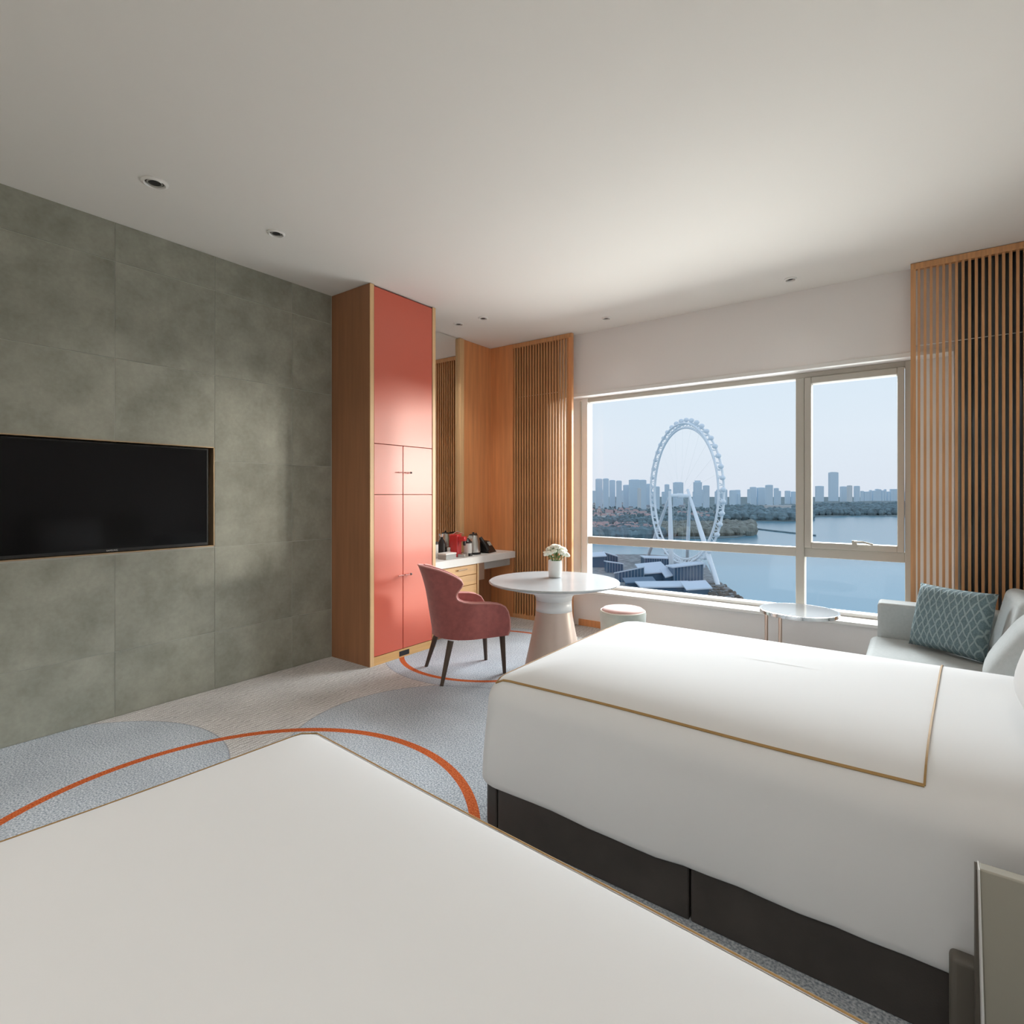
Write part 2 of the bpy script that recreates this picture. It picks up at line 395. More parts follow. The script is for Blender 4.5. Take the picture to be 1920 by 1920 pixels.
# ---- window wall with opening
OX0, OX1, OZ0, OZ1 = .93, 4.33, .385, 2.485
wb = MB()
wb.box(-.2, OX0, YW, YW+.3, 0, HR).box(OX1, XR, YW, YW+.3, 0, HR).box(OX0, OX1, YW, YW+.3, 0, OZ0-.030).box(OX0, OX1, YW, YW+.3, OZ1, HR)
struct(put('wall_back', wb, M_WHITEW))
struct(put('baseboard_back', MB().box(1.17, 4.9, YW-.014, YW, 0, .07), M_WOOD, bevel=.003))

# ---- window
FY = 5.44                     # glazing plane
def wx(px): return ony(px, 900, FY).x
def wz(px, py): return ony(px, py, FY).z
win = thing('window_1', 'wide fixed window with one side sash overlooking lake and big wheel', 'window', ((OX0+OX1)/2, FY, OZ0), kind='structure')
xL, xM0, xM1, xR_ = wx(1106), wx(1494), wx(1510), wx(1697)
zB, zT = OZ0+.03, OZ1-.045
tz0, tz1 = .865, .945
wbox('side_lining', OX0, xL-.075, FY-.03, FY+.06, OZ0, OZ1, M_FRAMEW, win)
wbox('side_lining', xR_+.03, OX1, FY-.03, FY+.06, OZ0, OZ1, M_FRAMEW, win)
wbox('jamb', xL-.075, xL, FY-.06, FY+.06, OZ0, OZ1, M_FRAMEW, win, bevel=.004)
wbox('jamb_bead', xL-.085, xL-.07, FY-.075, FY-.05, OZ0+.02, OZ1-.03, M_FRAME, win)
wbox('jamb', xR_, xR_+.04, FY-.06, FY+.06, OZ0, OZ1, M_FRAME, win, bevel=.004)
wbox('head_rail', xL, xR_, FY-.05, FY+.06, zT, OZ1, M_FRAME, win, bevel=.003)
wbox('head_lining', OX0, OX1, YW-.012, YW+.05, OZ1-.012, OZ1+.022, M_FRAMEW, win, bevel=.003)
wbox('bottom_rail', xL, xR_, FY-.05, FY+.06, OZ0, zB, M_FRAMEW, win, bevel=.003)
wbox('mullion', xM0, xM1, FY-.06, FY+.06, zB, zT, M_FRAME, win, bevel=.004)
wbox('transom', xL, xM0, FY-.045, FY+.05, tz0, tz1, M_FRAME, win, bevel=.004)
wbox('transom', xM1, xR_, FY-.045, FY+.05, tz0, tz1, M_FRAME, win, bevel=.004)
sash = wbox('sash_stile', xM1+.004, xM1+.055, FY-.075, FY+.03, tz1+.002, zT-.004, M_FRAME, win, bevel=.006)
wbox('sash_stile', xR_-.05, xR_-.004, FY-.075, FY+.03, tz1+.002, zT-.004, M_FRAME, win, bevel=.006)
wbox('sash_rail', xM1+.055, xR_-.05, FY-.075, FY+.03, tz1+.002, tz1+.052, M_FRAME, win, bevel=.006)
wbox('sash_rail', xM1+.055, xR_-.05, FY-.075, FY+.03, zT-.058, zT-.004, M_FRAME, win, bevel=.006)
hx = wx(1604)
h = put('handle', MB().box(hx-.018, hx+.018, FY-.105, FY-.075, tz1+.03, tz1+.085).tube([(hx, FY-.115, tz1+.075), (hx+.06, FY-.125, tz1+.078), (hx+.13, FY-.12, tz1+.06)], .008), M_FRAME, win, world=True)
h['label'] = 'small beige sash lever handle'
for a, b, c0, c1 in ((xL, xM0, tz1, zT), (xL, xM0, zB, tz0), (xM1, xR_, zB, tz0), (xM1+.055, xR_-.05, tz1+.05, zT-.056)):
    wbox('pane', a, b, FY-.003, FY+.003, c0, c1, M_PANE, win)
wbox('sill', OX0-.0, OX1, YW-.035, YW+.299, OZ0-.029, OZ0-.001, M_FRAMEW, win, bevel=.005)

# ---- slatted oak screens on the window wall
def screen(x0, x1, label, first_post, last_post):
    z1 = HR-.004; y0, y1 = YW-.125, YW-.085
    t = thing('slatted_screen', label, 'screen', ((x0+x1)/2, (y0+y1)/2, 0))
    wbox('top_rail', x0, x1, y0, y1, z1-.045, z1, M_SLAT, t)
    wbox('bottom_rail', x0, x1, y0, y1, .0, .045, M_SLAT, t)
    a, b = x0, x1
    if first_post: wbox('post', x0, x0+.032, y0, y1, .045, z1-.045, M_SLAT, t); a = x0+.032
    if last_post: wbox('post', x1-.045, x1, y0, y1, .045, z1-.045, M_WOOD, t); b = x1-.045
    n = int(round((b-a)/.0365)); p = (b-a)/n
    me = None
    for i in range(n):
        xc = a+p*(i+.5)
        if me is None:
            o = put('slat', MB().box(-.0082, .0082, -.010, .010, 0, z1-.09), M_SLAT, t); me = o
        else:
            o = me.copy(); COL.objects.link(o); o.parent = t
        o.location = (xc-t.location.x, 0, .045)
    put('cross_rod', MB().tube([(a, y1+.008, 2.535), (b, y1+.008, 2.535)], .0035, 6), M_STEEL, t, world=True)
    return t
screen(.372, 1.150, 'tall oak slatted screen left of the window above the minibar desk', False, True)
screen(4.072, XR-.01, 'tall oak slatted screen right of the window behind the sofa', True, False)
put_b = wbox('screen_backing', .372, .905, YW-.02, YW-.002, 0, HR-.004, mat('shaded_brown_backing', (.045, .020, .011), .6))  # backing colour darkened to paint in the shade between the slats
tag(put_b, 'brown wood panel behind the slats left of the window, darkened as shade', 'panel')
# slate curtain behind the right screen
cv = MB(); n = 90; vs = []; fs = []
for i in range(n+1):
    x = 4.335+(XR-.02-4.335)*i/n; y = YW-.032+.018*math.sin(i*.95)
    vs += [(x, y, .02), (x, y, HR-.02)]
for i in range(n): fs.append((2*i, 2*i+2, 2*i+3, 2*i+1))
cu = put('curtain', cv.add(vs, fs), M_CURT, smooth=True)
sm = cu.modifiers.new('solid', 'SOLIDIFY'); sm.thickness = .006
tag(cu, 'dark slate blue curtain hanging behind the right slatted screen', 'curtain')

# ---- oak wall panels and mirror beyond the wardrobe
wp = thing('oak_wall_panel', 'plain oak wall panelling in the corner beside the minibar desk', 'panel', (.03, 4.8, 0))
wbox('panel', 0.0, .045, 4.575, 5.062, 0, HR-.003, M_WOOD, wp)
wp2 = wbox('oak_wall_panel', 0.046, .372, 5.062, 5.12, 0, HR-.003, M_WOOD); tag(wp2, 'narrow oak panel on the window wall beside the left slats', 'panel')
wbox('mirror_edge_strip', 0.0, .06, 4.505, 4.575, .77, HR-.003, M_WOOD_L, wp, bevel=.006)
mir = thing('wall_mirror', 'tall wall mirror between the red wardrobe and oak panel', 'mirror', (.02, 4.08, .78))
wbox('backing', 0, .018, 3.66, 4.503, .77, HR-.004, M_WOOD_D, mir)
wbox('glass', .018, .024, 3.66, 4.503, .77, HR-.006, M_MIRROR, mir)

# ================================================================= WARDROBE
CX = .515; CY0, CY1 = 2.897, 3.655
wd = thing('wardrobe', 'full height wardrobe with glossy coral red doors and dark wood side', 'wardrobe', (CX/2, (CY0+CY1)/2, 0))
zt = HR-.003
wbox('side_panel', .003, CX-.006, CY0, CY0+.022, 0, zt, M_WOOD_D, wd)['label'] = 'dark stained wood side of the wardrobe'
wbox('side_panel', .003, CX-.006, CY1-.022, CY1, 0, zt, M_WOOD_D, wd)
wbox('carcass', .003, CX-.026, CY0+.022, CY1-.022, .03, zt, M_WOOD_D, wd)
wbox('edge_strip', CX-.006, CX+.002, CY0, CY0+.040, 0, zt, M_WOOD_L, wd, bevel=.002)
wbox('edge_strip', CX-.006, CX+.002, CY1-.040, CY1, 0, zt, M_WOOD_L, wd, bevel=.002)
wbox('plinth', CX-.03, CX-.004, CY0+.04, CY1-.04, 0, .07, M_DRAWER, wd)
wbox('plinth_vent', CX-.028, CX-.003, 3.215, 3.33, .012, .055, M_BLACK, wd)
ya, yb = CY0+.044, CY1-.044; ym = (ya+yb)/2-.02
dz = [(1.838, HR-.015), (1.415, 1.834), (.075, 1.411)]
wbox('upper_door', CX-.024, CX-.002, ya, yb, *dz[0], M_RED, wd, bevel=.002)
def pull(y, z, d, par):
    m = MB().tube([(CX+.018, y, z), (CX+.018, y+d*.062, z)], .0045, 8).tube([(CX-.004, y+d*.02, z), (CX+.018, y+d*.02, z)], .005, 6)
    o = put('handle', m, M_PIPING, par, smooth=50)
    o.location = Vector(o.location)-wd.location-par.location; return o
for k, (z0, z1) in enumerate(dz[1:]):
    for a, b, d in ((ya, ym-.003, -1), (ym+.003, yb, 1)):
        dr = wbox('door', CX-.024, CX-.002, a, b, z0, z1, M_RED, wd, bevel=.002)
        zc = 1.605 if k == 0 else .715
        pull((b if d < 0 else a)+d*.004, zc, d, dr)
        if d > 0:
            q = put('handle_cap', MB().tube([(CX+.018, a+.066, zc), (CX+.018, a+.078, zc)], .009, 10), M_BLACK, dr); q.location = Vector(q.location)-wd.location-dr.location

# ================================================================= MINIBAR DESK
dk = thing('minibar_desk', 'oak minibar desk with thick white stone top and drawers', 'desk', (.23, 4.35, 0))
wbox('desk_top', .048, .415, 3.66, 5.055, .69, .765, mat('white_stone_desk_top', (.78, .78, .76), .35, noise=(5, .03, 5)), dk, bevel=.004)
wbox('drawer_carcass', .048, .375, 3.665, 4.40, .40, .685, M_DRAWER, dk)
for a, b, c0, c1 in ((3.70, 4.385, .585, .680), (3.70, 4.385, .480, .580)):
    d = wbox('drawer', .376, .396, a, b, c0, c1, M_DRAWER, dk, bevel=.002)
    if c0 > .5:
        q = put('handle', MB().tube([(.412, 4.08, .648), (.412, 4.22, .648)], .007, 8).tube([(.395, 4.1, .648), (.412, 4.1, .648)], .005, 6).tube([(.395, 4.2, .648), (.412, 4.2, .648)], .005, 6), mat('satin_brass', (.45, .33, .22), .55, metal=.3), d)
        q.location = Vector(q.location)-dk.location-d.location
wbox('cabinet_door', .376, .396, 3.70, 4.385, .07, .475, M_DRAWER, dk, bevel=.002)
wbox('cabinet_body', .048, .375, 3.665, 4.40, .07, .40, M_DRAWER, dk)
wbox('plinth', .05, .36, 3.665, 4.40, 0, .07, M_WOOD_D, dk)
wbox('side_panel', .048, .396, 4.40, 4.425, 0, .69, M_WOOD_L, dk)
wbox('grille_strip', .34, .36, 4.46, 4.56, .50, .69, M_STEEL, dk)
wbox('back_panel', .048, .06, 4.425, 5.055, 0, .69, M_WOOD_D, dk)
wbox('apron', .30, .335, 4.425, 5.055, .60, .69, M_GREY, dk)
DZ = .7655
# coffee machine
cm = thing('coffee_machine', 'red capsule coffee machine on the white minibar top', 'coffee machine', (.25, 4.225, DZ), rotz=.25)
put('body', MB().box(-.055, .045, -.05, .05, .0, .235), M_REDM, cm, bevel=.012, seg=3)
put('head', MB().box(.035, .115, -.03, .03, .165, .215), M_REDM, cm, bevel=.008)
put('lever', MB().tube([(-.03, 0, .235), (.02, 0, .262), (.09, 0, .24)], .008, 8), M_CHROME, cm, smooth=60)
put('spout', MB().lathe([(.012, .12), (.016, .135), (.016, .165)], 12, (.10, 0, 0)), M_BLACK, cm)
put('drip_tray', MB().box(.046, .125, -.045, .045, 0, .035), M_STEEL, cm, bevel=.004)
# milk frother (white body, black lid)
fr = thing('milk_frother', 'small white and black milk frother in front of the kettle', 'frother', (.30, 4.36, DZ))
put('base', MB().lathe([(.048, 0), (.05, .012), (.046, .03)], 20), M_BLACK, fr, smooth=40)
put('jug', MB().lathe([(.042, .03), (.044, .09), (.040, .135)], 20), M_GLASSW, fr, smooth=40)
put('lid', MB().lathe([(.042, .135), (.042, .15), (.022, .17), (.008, .185), (0, .187)], 20), M_BLACK, fr, smooth=40)
# kettle
ke = thing('kettle', 'brushed steel electric kettle with black handle on minibar top', 'kettle', (.23, 4.53, DZ), rotz=.4)
put('base', MB().lathe([(.085, 0), (.085, .018), (.07, .022)], 28), M_BLACK, ke, smooth=40)
put('body', MB().lathe([(.078, .022), (.082, .04), (.074, .12), (.060, .19), (.05, .205)], 28), M_STEEL, ke, smooth=40)
put('lid', MB().lathe([(.05, .205), (.04, .216), (.012, .22), (.012, .235), (0, .238)], 24), M_BLACK, ke, smooth=40)
put('handle', MB().tube([(0, .045, .21), (0, .10, .215), (0, .115, .17), (0, .11, .09), (0, .085, .05)], .011, 8), M_BLACK, ke, smooth=60)
put('spout', MB().hexa([(-.018, -.06, .17), (.018, -.06, .17), (.018, -.05, .17), (-.018, -.05, .17), (-.01, -.085, .205), (.01, -.085, .205), (.018, -.045, .205), (-.018, -.045, .205)]), M_STEEL, ke)
# black telephone / menu stand leaning
tl = thing('telephone', 'black desk telephone with angled handset beside the kettle', 'telephone', (.22, 4.76, DZ), rotz=.2)
put('body', MB().hexa([(-.09, -.09, 0), (.09, -.09, 0), (.09, .09, 0), (-.09, .09, 0), (-.09, -.09, .13), (.0, -.09, .12), (.0, .09, .12), (-.09, .09, .13)]), M_BLACK, tl, bevel=.006)
put('handset', MB().tube([(-.02, -.115, .15), (-.01, -.115, .165), (.06, -.115, .085), (.085, -.115, .03)], [.022, .024, .018, .024], 8), M_BLACK, tl, smooth=60)
put('display', MB().hexa([(.012, .0, .112), (.042, .0, .073), (.042, .06, .073), (.012, .06, .112), (.015, .0, .116), (.045, .0, .077), (.045, .06, .077), (.015, .06, .116)]), M_GREY, tl)
# tray box, bottle, canister and glass at the wardrobe end
bx = thing('amenity_box', 'low grey card box at the wardrobe end of minibar', 'box', (.31, 4.03, DZ))
put('base', MB().box(-.055, .055, -.075, .075, 0, .045), M_GREY, bx, bevel=.003)
put('lid', MB().box(-.058, .058, -.078, .078, .046, .062), M_FRAMEW, bx, bevel=.003)
bo = thing('bottle', 'dark bottle with silver cap standing behind the grey card box', 'bottle', (.17, 4.10, DZ))
put('body', MB().lathe([(.036, 0), (.037, .01), (.037, .14), (.03, .17), (.014, .19), (.014, .21)], 20), M_BLACK, bo, smooth=40)
put('cap', MB().lathe([(.017, .21), (.017, .24), (0, .242)], 16), M_CHROME, bo, smooth=40)
ca = thing('canister', 'pale canister with dark lid next to the dark bottle', 'canister', (.16, 4.0, DZ))
put('body', MB().lathe([(.042, 0), (.042, .14)], 20), M_GLASSW, ca, smooth=40)
put('lid', MB().lathe([(.044, .14), (.044, .165), (0, .17)], 20), M_BLACK, ca, smooth=40)
gl = thing('steel_cup', 'small steel cup between dark bottle and red coffee machine', 'cup', (.20, 4.165, DZ))
put('body', MB().lathe([(.026, 0), (.033, .10), (.031, .10), (.024, .004), (0, .004)], 20), M_STEEL, gl, smooth=40)
put('rim', MB().tube([(.032*math.cos(a*PI/10), .032*math.sin(a*PI/10), .1) for a in range(20)], .0016, 5, closed=True), M_CHROME, gl)

# ================================================================= CHAIR
ch = thing('armchair', 'dusty red upholstered tub chair with pink piping and dark legs', 'chair', (1.195, 3.30, 0), rotz=-math.atan2(.244, .4725))
KS = [(.315, .62), (.36, .64), (.44, .64), (.50, .628), (.54, .604), (.565, .56), (.578, .496), (.583, .44), (.587, .376), (.592, .33), (.600, .285), (.612, .258), (.626, .246),
      (.645, .243), (.665, .247), (.69, .262), (.715, .28), (.74, .29), (.765, .283), (.79, .26), (.815, .225), (.835, .19), (.850, .15), (.860, .10), (.866, .05)]
RB = .232
def shell_pt(s_, z, off):
    R = RB+off; lim = RB*PI/2; a = abs(s_); sg = 1 if s_ >= 0 else -1
    if a < lim:
        th = a/RB; x = R*math.sin(th); y = -R*math.cos(th); nb = math.cos(th)
    else: x = R; y = (a-lim); nb = 0
    k = (z-.34)
    x *= 1.02+.16*k*(1-nb)*(.6 if z > .6 else 1.0); lean = .17*max(0, k)*(0.25+.75*nb) if z > .30 else 0
    flare = .03*max(0, (z-.62)/.24)**2*nb
    return Vector((sg*x, y-lean-flare-.005, z))
NU = 40
def shell(off, flip):
    vs = [shell_pt((-1+2*i/NU)*S_, z, off) for z, S_ in KS for i in range(NU+1)]
    fs = []
    for j in range(len(KS)-1):
        for i in range(NU):
            a = j*(NU+1)+i; f = (a, a+1, a+NU+2, a+NU+1); fs.append(tuple(reversed(f)) if flip else f)
    return vs, fs
TH = .055
mb = MB(); v1, f1 = shell(TH/2, False); v2, f2 = shell(-TH/2, True); mb.add(v1, f1); mb.add(v2, f2)
nv = len(v1); rows = len(KS)
rim = [j*(NU+1) for j in range(rows)]+[(rows-1)*(NU+1)+i for i in range(1, NU+1)]+[j*(NU+1)+NU for j in range(rows-2, -1, -1)]
for a, b in zip(rim, rim[1:]): mb.f.append((a, b, b+nv, a+nv))
for i in range(NU): mb.f.append((i+1, i, i+nv, i+1+nv))
put('backrest_shell', mb, M_CHAIR, ch, smooth=50)
pp = [v1[i]+(v2[i]-v1[i])*.06 for i in rim]
put('piping', MB().tube(pp, .0065, 6), M_PIPING, ch, smooth=True)
pp2 = [v2[i]+(v1[i]-v2[i])*.06 for i in rim]
put('piping', MB().tube(pp2, .0055, 6), M_PIPING, ch, smooth=True)
seat = MB(); pts = [(-.205, -.14), (-.13, -.205), (.13, -.205), (.205, -.14), (.21, .255), (.17, .29), (-.17, .29), (-.21, .255)]
put('seat', seat.prism(pts, .34, .465), M_CHAIR, ch, bevel=.03, seg=4)
put('seat_base', MB().prism([(x*.98, y*.97) for x, y in pts], .305, .345), M_CHAIR, ch, bevel=.008)
for lx, ly, dx, dy in ((-.205, -.165, -.04, -.085), (.205, -.195, .04, -.09), (-.19, .24, -.002, .022), (.19, .24, .002, .015)):
    put('leg', MB().tube([(lx*.94, ly, .31), (lx+dx, ly+dy, 0)], [.025, .0145], 8), M_LEG, ch, smooth=60)

# ================================================================= ROUND TABLE + FLOWERS
tb_ = thing('round_table', 'round white pedestal table with flowers in front of the window', 'table', (1.76, 3.73, 0))
put('tabletop', MB().lathe([(.0, .700), (.44, .700), (.505, .704), (.522, .711), (.523, .719), (.515, .725), (0, .726)], 96), M_MARBLE, tb_, smooth=35)
put('underside_flare', MB().lathe([(.143, .57), (.150, .60), (.175, .622), (.24, .642), (.34, .664), (.44, .688), (.47, .699)], 72), M_TABLE, tb_, smooth=True)
put('collar', MB().lathe([(.146, .485), (.143, .53), (.143, .571)], 64), M_TABLE, tb_, smooth=True)
put('pedestal', MB().lathe([(.245, 0), (.245, .012), (.232, .05), (.20, .19), (.170, .33), (.150, .44), (.1445, .485)], 64), M_PED, tb_, smooth=35)
va = thing('flower_vase', 'small white glass vase on the round table', 'vase', (1.69, 3.86, .7265))
put('body', MB().lathe([(.048, 0), (.052, .006), (.058, .07), (.056, .14), (.052, .14), (.052, .02), (0, .015)], 32), M_GLASSW, va, smooth=45)
put('base', MB().lathe([(.05, -.0003), (.052, .008), (.051, .016)], 32), M_GREY, va, smooth=45)
fb = thing('flower_bouquet', 'bunch of cream white flowers standing in the small vase', 'flowers', (1.69, 3.86, .768))
rnd = random.Random(3)
pm = None
for i in range(17):
    a = i*2.4; q = math.sqrt((i+.5)/17); px_, py_ = .085*q*math.cos(a), .085*q*math.sin(a); pz = .205-.075*q*q+rnd.uniform(-.012, .02)
    put('stem', MB().tube([(px_*.25, py_*.25, .01), (px_*.45, py_*.45, .10), (px_, py_, pz)], .0022, 5), M_LEAF, fb)
    if pm is None:
        m = MB()
        for k in range(3):
            for j in range(6):
                b = j*PI/3+k*.5; rr = .012+.006*k
                m.ell((rr*math.cos(b), rr*math.sin(b), .008-.004*k), (.013, .013, .012), 6, 4)
        m.ell((0, 0, .010), (.013, .013, .012), 6, 4)
        pm = put('blossom', m, M_PETAL, fb, smooth=True); o = pm
    else:
        o = pm.copy(); COL.objects.link(o); o.parent = fb
    o.location = (px_, py_, pz); o.rotation_euler = (-py_*5, px_*5, a); k = rnd.uniform(.85, 1.2); o.scale = (k, k, k)
for i in range(8):
    a = i*.8+.3; p0 = Vector((.03*math.cos(a), .03*math.sin(a), .115)); p1 = Vector((.08*math.cos(a), .08*math.sin(a), .125+.02*(i % 3))); s_ = Vector((-math.sin(a), math.cos(a), 0))*.014; md = (p0+p1)/2+Vector((0, 0, .01))
    put('leaf', MB().add([p0, md+s_, p1, md-s_, md+Vector((0, 0, .004))], [(0, 1, 4), (1, 2, 4), (2, 3, 4), (3, 0, 4)]), M_LEAF, fb)

# ================================================================= STOOL, SIDE TABLE
st = thing('pouf_stool', 'round sage green stool with pink top below the window', 'stool', (2.03, 4.44, 0))
put('drum', MB().lathe([(.185, 0), (.19, .01), (.192, .2), (.200, .375), (.196, .388), (0, .39)], 48), M_STOOLG, st, smooth=45)
put('seat_pad', MB().lathe([(.0, .385), (.182, .387), (.184, .398), (.170, .414), (.12, .424), (0, .428)], 48), M_STOOLP, st, smooth=60)
put('piping', MB().tube([(.190*math.cos(k*PI/32), .190*math.sin(k*PI/32), .392) for k in range(64)], .006, 6, closed=True), mat('cream_piping', (.62, .60, .52), .6), st, smooth=True)
sd = thing('side_table', 'small round white side table with rose gold legs by window', 'side table', (3.375, 4.70, 0))
put('top', MB().lathe([(0, .512), (.262, .512), (.262, .524), (0, .524)], 72), mat('white_back_painted_glass', (.42, .43, .43), .06, spec=.5), sd, smooth=35)
put('rim', MB().lathe([(.262, .494), (.276, .496), (.277, .522), (.270, .525), (.262, .5235), (.262, .494)], 72), M_CHROME, sd, smooth=40)
for px, d in ((1437, 4.18), (1463, 4.05)):
    p = at(px, 1170, d)-Vector((3.375, 4.70, 0))
    put('leg', MB().tube([(p.x, p.y, .012), (p.x, p.y, .50)], .0125, 10), M_ROSE, sd, smooth=50)
    pb = p
put('base_plate', MB().lathe([(.22, 0), (.22, .012), (0, .013)], 48), M_ROSE, sd, smooth=35)
put('crossbar', MB().box(-.255, .255, -.01, .01, .492, .511), M_ROSE, sd)

# ================================================================= SOFA
so = thing('sofa', 'pale grey sofa by the slatted screen near the window', 'sofa', (4.36, 3.95, 0))
SY0, SY1 = 3.34, 4.80
wbox('base', 3.90, 4.90, SY0, SY1, .05, .26, M_SOFA, so, bevel=.02)
wbox('seat_cushion', 3.845, 4.62, SY0+.01, SY1-.20, .265, .425, M_SOFA, so, bevel=.04, seg=5)
wbox('armrest', 3.885, 4.88, SY1-.195, SY1, .27, .655, M_SOFA, so, bevel=.022, seg=4)
wbox('back_frame', 4.70, 4.90, SY0, SY1-.198, .27, .80, M_SOFA, so, bevel=.03, seg=4)
o = put('back_cushion', MB().box(-.30, .30, -.085, .085, 0, .42), M_SOFA, so, bevel=.05, seg=5); o.rotation_euler = (math.radians(-13), 0, -PI/2); o.location = Vector((4.545, 4.28, .645))-so.location
# put() re-centres on the base: shift so the cushion rests on the seat
o.location.z = .42-so.location.z
o = put('back_cushion', softbox(.30, .10, .22, 12), M_SOFA, so, smooth=True); o.rotation_euler = (math.radians(-30), 0, -PI/2-.12); o.location = Vector((4.42, 3.70, .43))-so.location
for fx, fy in ((3.95, SY0+.06), (3.95, SY1-.06), (4.84, SY0+.06), (4.84, SY1-.06)):
    put('foot', MB().tube([(fx, fy, 0), (fx, fy, .052)], .02, 8), M_LEG, so, world=True)
bl, br, tl_, tr = Vector((4.085, 4.43, .432)), Vector((4.405, 4.16, .432)), Vector((4.125, 4.50, .835)), Vector((4.495, 4.27, .835))
cu2 = put('throw_cushion', softbox(.225, .075, .205, 16), M_TEAL, smooth=True, origin=(0, 0, 0))
xa = ((br-bl)+(tr-tl_)).normalized(); za = ((tl_-bl)+(tr-br)).normalized(); yaxis = za.cross(xa).normalized(); za = xa.cross(yaxis)
cu2.matrix_world = Matrix.Translation((bl+br+tl_+tr)/4) @ Matrix((xa, yaxis, za)).transposed().to_4x4()
tag(cu2, 'teal cushion with woven diamond pattern leaning on the pale sofa', 'cushion')

# ================================================================= BEDS
def zprof(e):
    if e >= .45: return .685
    return .50+.185*(1-(1-max(e, 0)/.45)**2.6)**(1/2.6)
def duvet(x0, x1, y0, y1, gx, label, seed, rc=.20):
    a, b = (x1-x0)/2, (y1-y0)/2; cx, cy = (x0+x1)/2, (y0+y1)/2
    nc = 10
    rr = random.Random(seed)
    def ringpts(e):
        r = max(rc-e, .06); hx, hy = a-e-r, b-e-r; p = []
        for sx_, sy_, a0 in ((1, 1, 0), (-1, 1, PI/2), (-1, -1, PI), (1, -1, 1.5*PI)):
            for k in range(nc+1):
                t = a0+PI/2*k/nc; p.append((sx_*hx+r*math.cos(t), sy_*hy+r*math.sin(t)))
        # even out: subdivide the straight runs
        out = []
        for i in range(len(p)):
            q, w = p[i], p[(i+1) % len(p)]
            n = 22 if (i % (nc+1)) == nc else 1
            for k in range(n): out.append((q[0]+(w[0]-q[0])*k/n, q[1]+(w[1]-q[1])*k/n))
        return out
    prof = [(-.012, .200), (-.014, .193), (-.020, .188), (-.026, .194), (-.026, .215), (-.022, .28), (-.013, .38), (-.004, .46), (0, .50)]
    es = [.002, .006, .012, .02, .03, .042, .058, .08, .11, .15, .20, .26, .33, .40, .46, .55, .64]
    prof += [(e_, zprof(e_)) for e_ in es]
    vs = []; fs = []
    for e_, z in prof:
        for i, (x, y) in enumerate(ringpts(e_)):
            t = i/ len(ringpts(e_))*2*PI if False else math.atan2(y, x)
            w = 0
            if z < .5: w = .007*math.sin(9*t+seed)*(.5-z)/.33+.004*math.sin(23*t+2*seed)*(.5-z)/.33
            if z > .5: wz_ = .0025*math.sin(5.1*x+seed)*math.sin(4.3*y+1)
            else: wz_ = .005*math.sin(5*t+seed*2)*(.5-z)/.33
            L_ = math.hypot(x, y); vs.append((x*(1+w/L_), y*(1+w/L_), z+wz_))
    n = len(ringpts(0))
    for j in range(len(prof)-1):
        for i in range(n): fs.append((j*n+i, j*n+(i+1) % n, (j+1)*n+(i+1) % n, (j+1)*n+i))
    fs.append(tuple(range((len(prof)-1)*n, len(prof)*n)))
    t = thing('duvet', label, 'duvet', (cx, cy, 0), group=None)
    put('cover', MB().add(vs, fs), M_SHEET, t, smooth=True)
    # gold braid line just inside the edge, lying on the cover
    def sdf(x, y):
        qx, qy = abs(x)-(a-rc), abs(y)-(b-rc)
        return rc-(math.hypot(max(qx, 0), max(qy, 0))+min(max(qx, qy), 0))
    def ribbon(p, q, wv, n):
        vs = []; fs = []
        for k in range(n+1):
            f = k/n; x = p[0]+(q[0]-p[0])*f; y = p[1]+(q[1]-p[1])*f
            for s_ in (-1, 1):
                xx, yy = x+wv[0]*s_, y+wv[1]*s_
                vs.append((xx, yy, zprof(sdf(xx, yy))+.0022+.0025*math.sin(5.1*xx+seed)*math.sin(4.3*yy+1)))
        for k in range(n): fs.append((2*k, 2*k+1, 2*k+3, 2*k+2))
        o = put('gold_braid', MB().add(vs, fs), M_GOLD, t); s2 = o.modifiers.new('solid', 'SOLIDIFY'); s2.thickness = .003; s2.offset = 1
        return o
    g0, g1, xa_, xb_ = -b+.06, b-.06, -a+.06, gx-cx
    ribbon((xa_, g0), (xb_, g0), (0, .0038), 40); ribbon((xa_, g1), (xb_, g1), (0, .0038), 40)
    ribbon((xa_, g0), (xa_, g1), (.0035, 0), 40); ribbon((xb_, g0), (xb_+.085, g1), (.0028, 0), 40)
    return t
def bed(x0, x1, y0, y1, label, hb=.045, seam=.92):
    t = thing('bed', label, 'bed', ((x0+x1)/2, (y0+y1)/2, 0))
    ix = .045
    wbox('base', x0+.056, x1, y0+.028, y1-.028, .03, .30, M_BASE, t)
    # leather side panels with seams
    xs = [x0+.055, x0+.11, x0+seam, x1]
    for p, q in zip(xs, xs[1:]):
        wbox('side_panel', p+.003, q-.003, y0+.0, y0+.024, .0, .30, M_BASE, t, bevel=.006)
        wbox('side_panel', p+.003, q-.003, y1-.024, y1-.0, .0, .30, M_BASE, t, bevel=.006)
    wbox('foot_panel', x0+.030, x0+.052, y0+.03, y1-.03, .0, .30, M_BASE, t, bevel=.006)
    wbox('mattress', x0+.09, x1, y0+.09, y1-.09, .305, .49, M_SHEET, t, bevel=.03)
    wbox('headboard', x1+hb, XR-.01-(hb-.045)*1.6, y0+.01, y1-.01, 0, 1.15, M_TAUPE, t, bevel=.03)
    return t
bed(2.57, 4.72, 1.805, 3.215, 'dark leather bed base under the white duvet nearest the window')
duvet(2.57, 4.72, 1.805, 3.215, 4.112, 'white duvet with gold braid border on bed nearest the window', 1, rc=.12)
b1 = bed(2.345, 4.72, -.37, 1.045, 'bed in the foreground, under the camera', hb=.10)
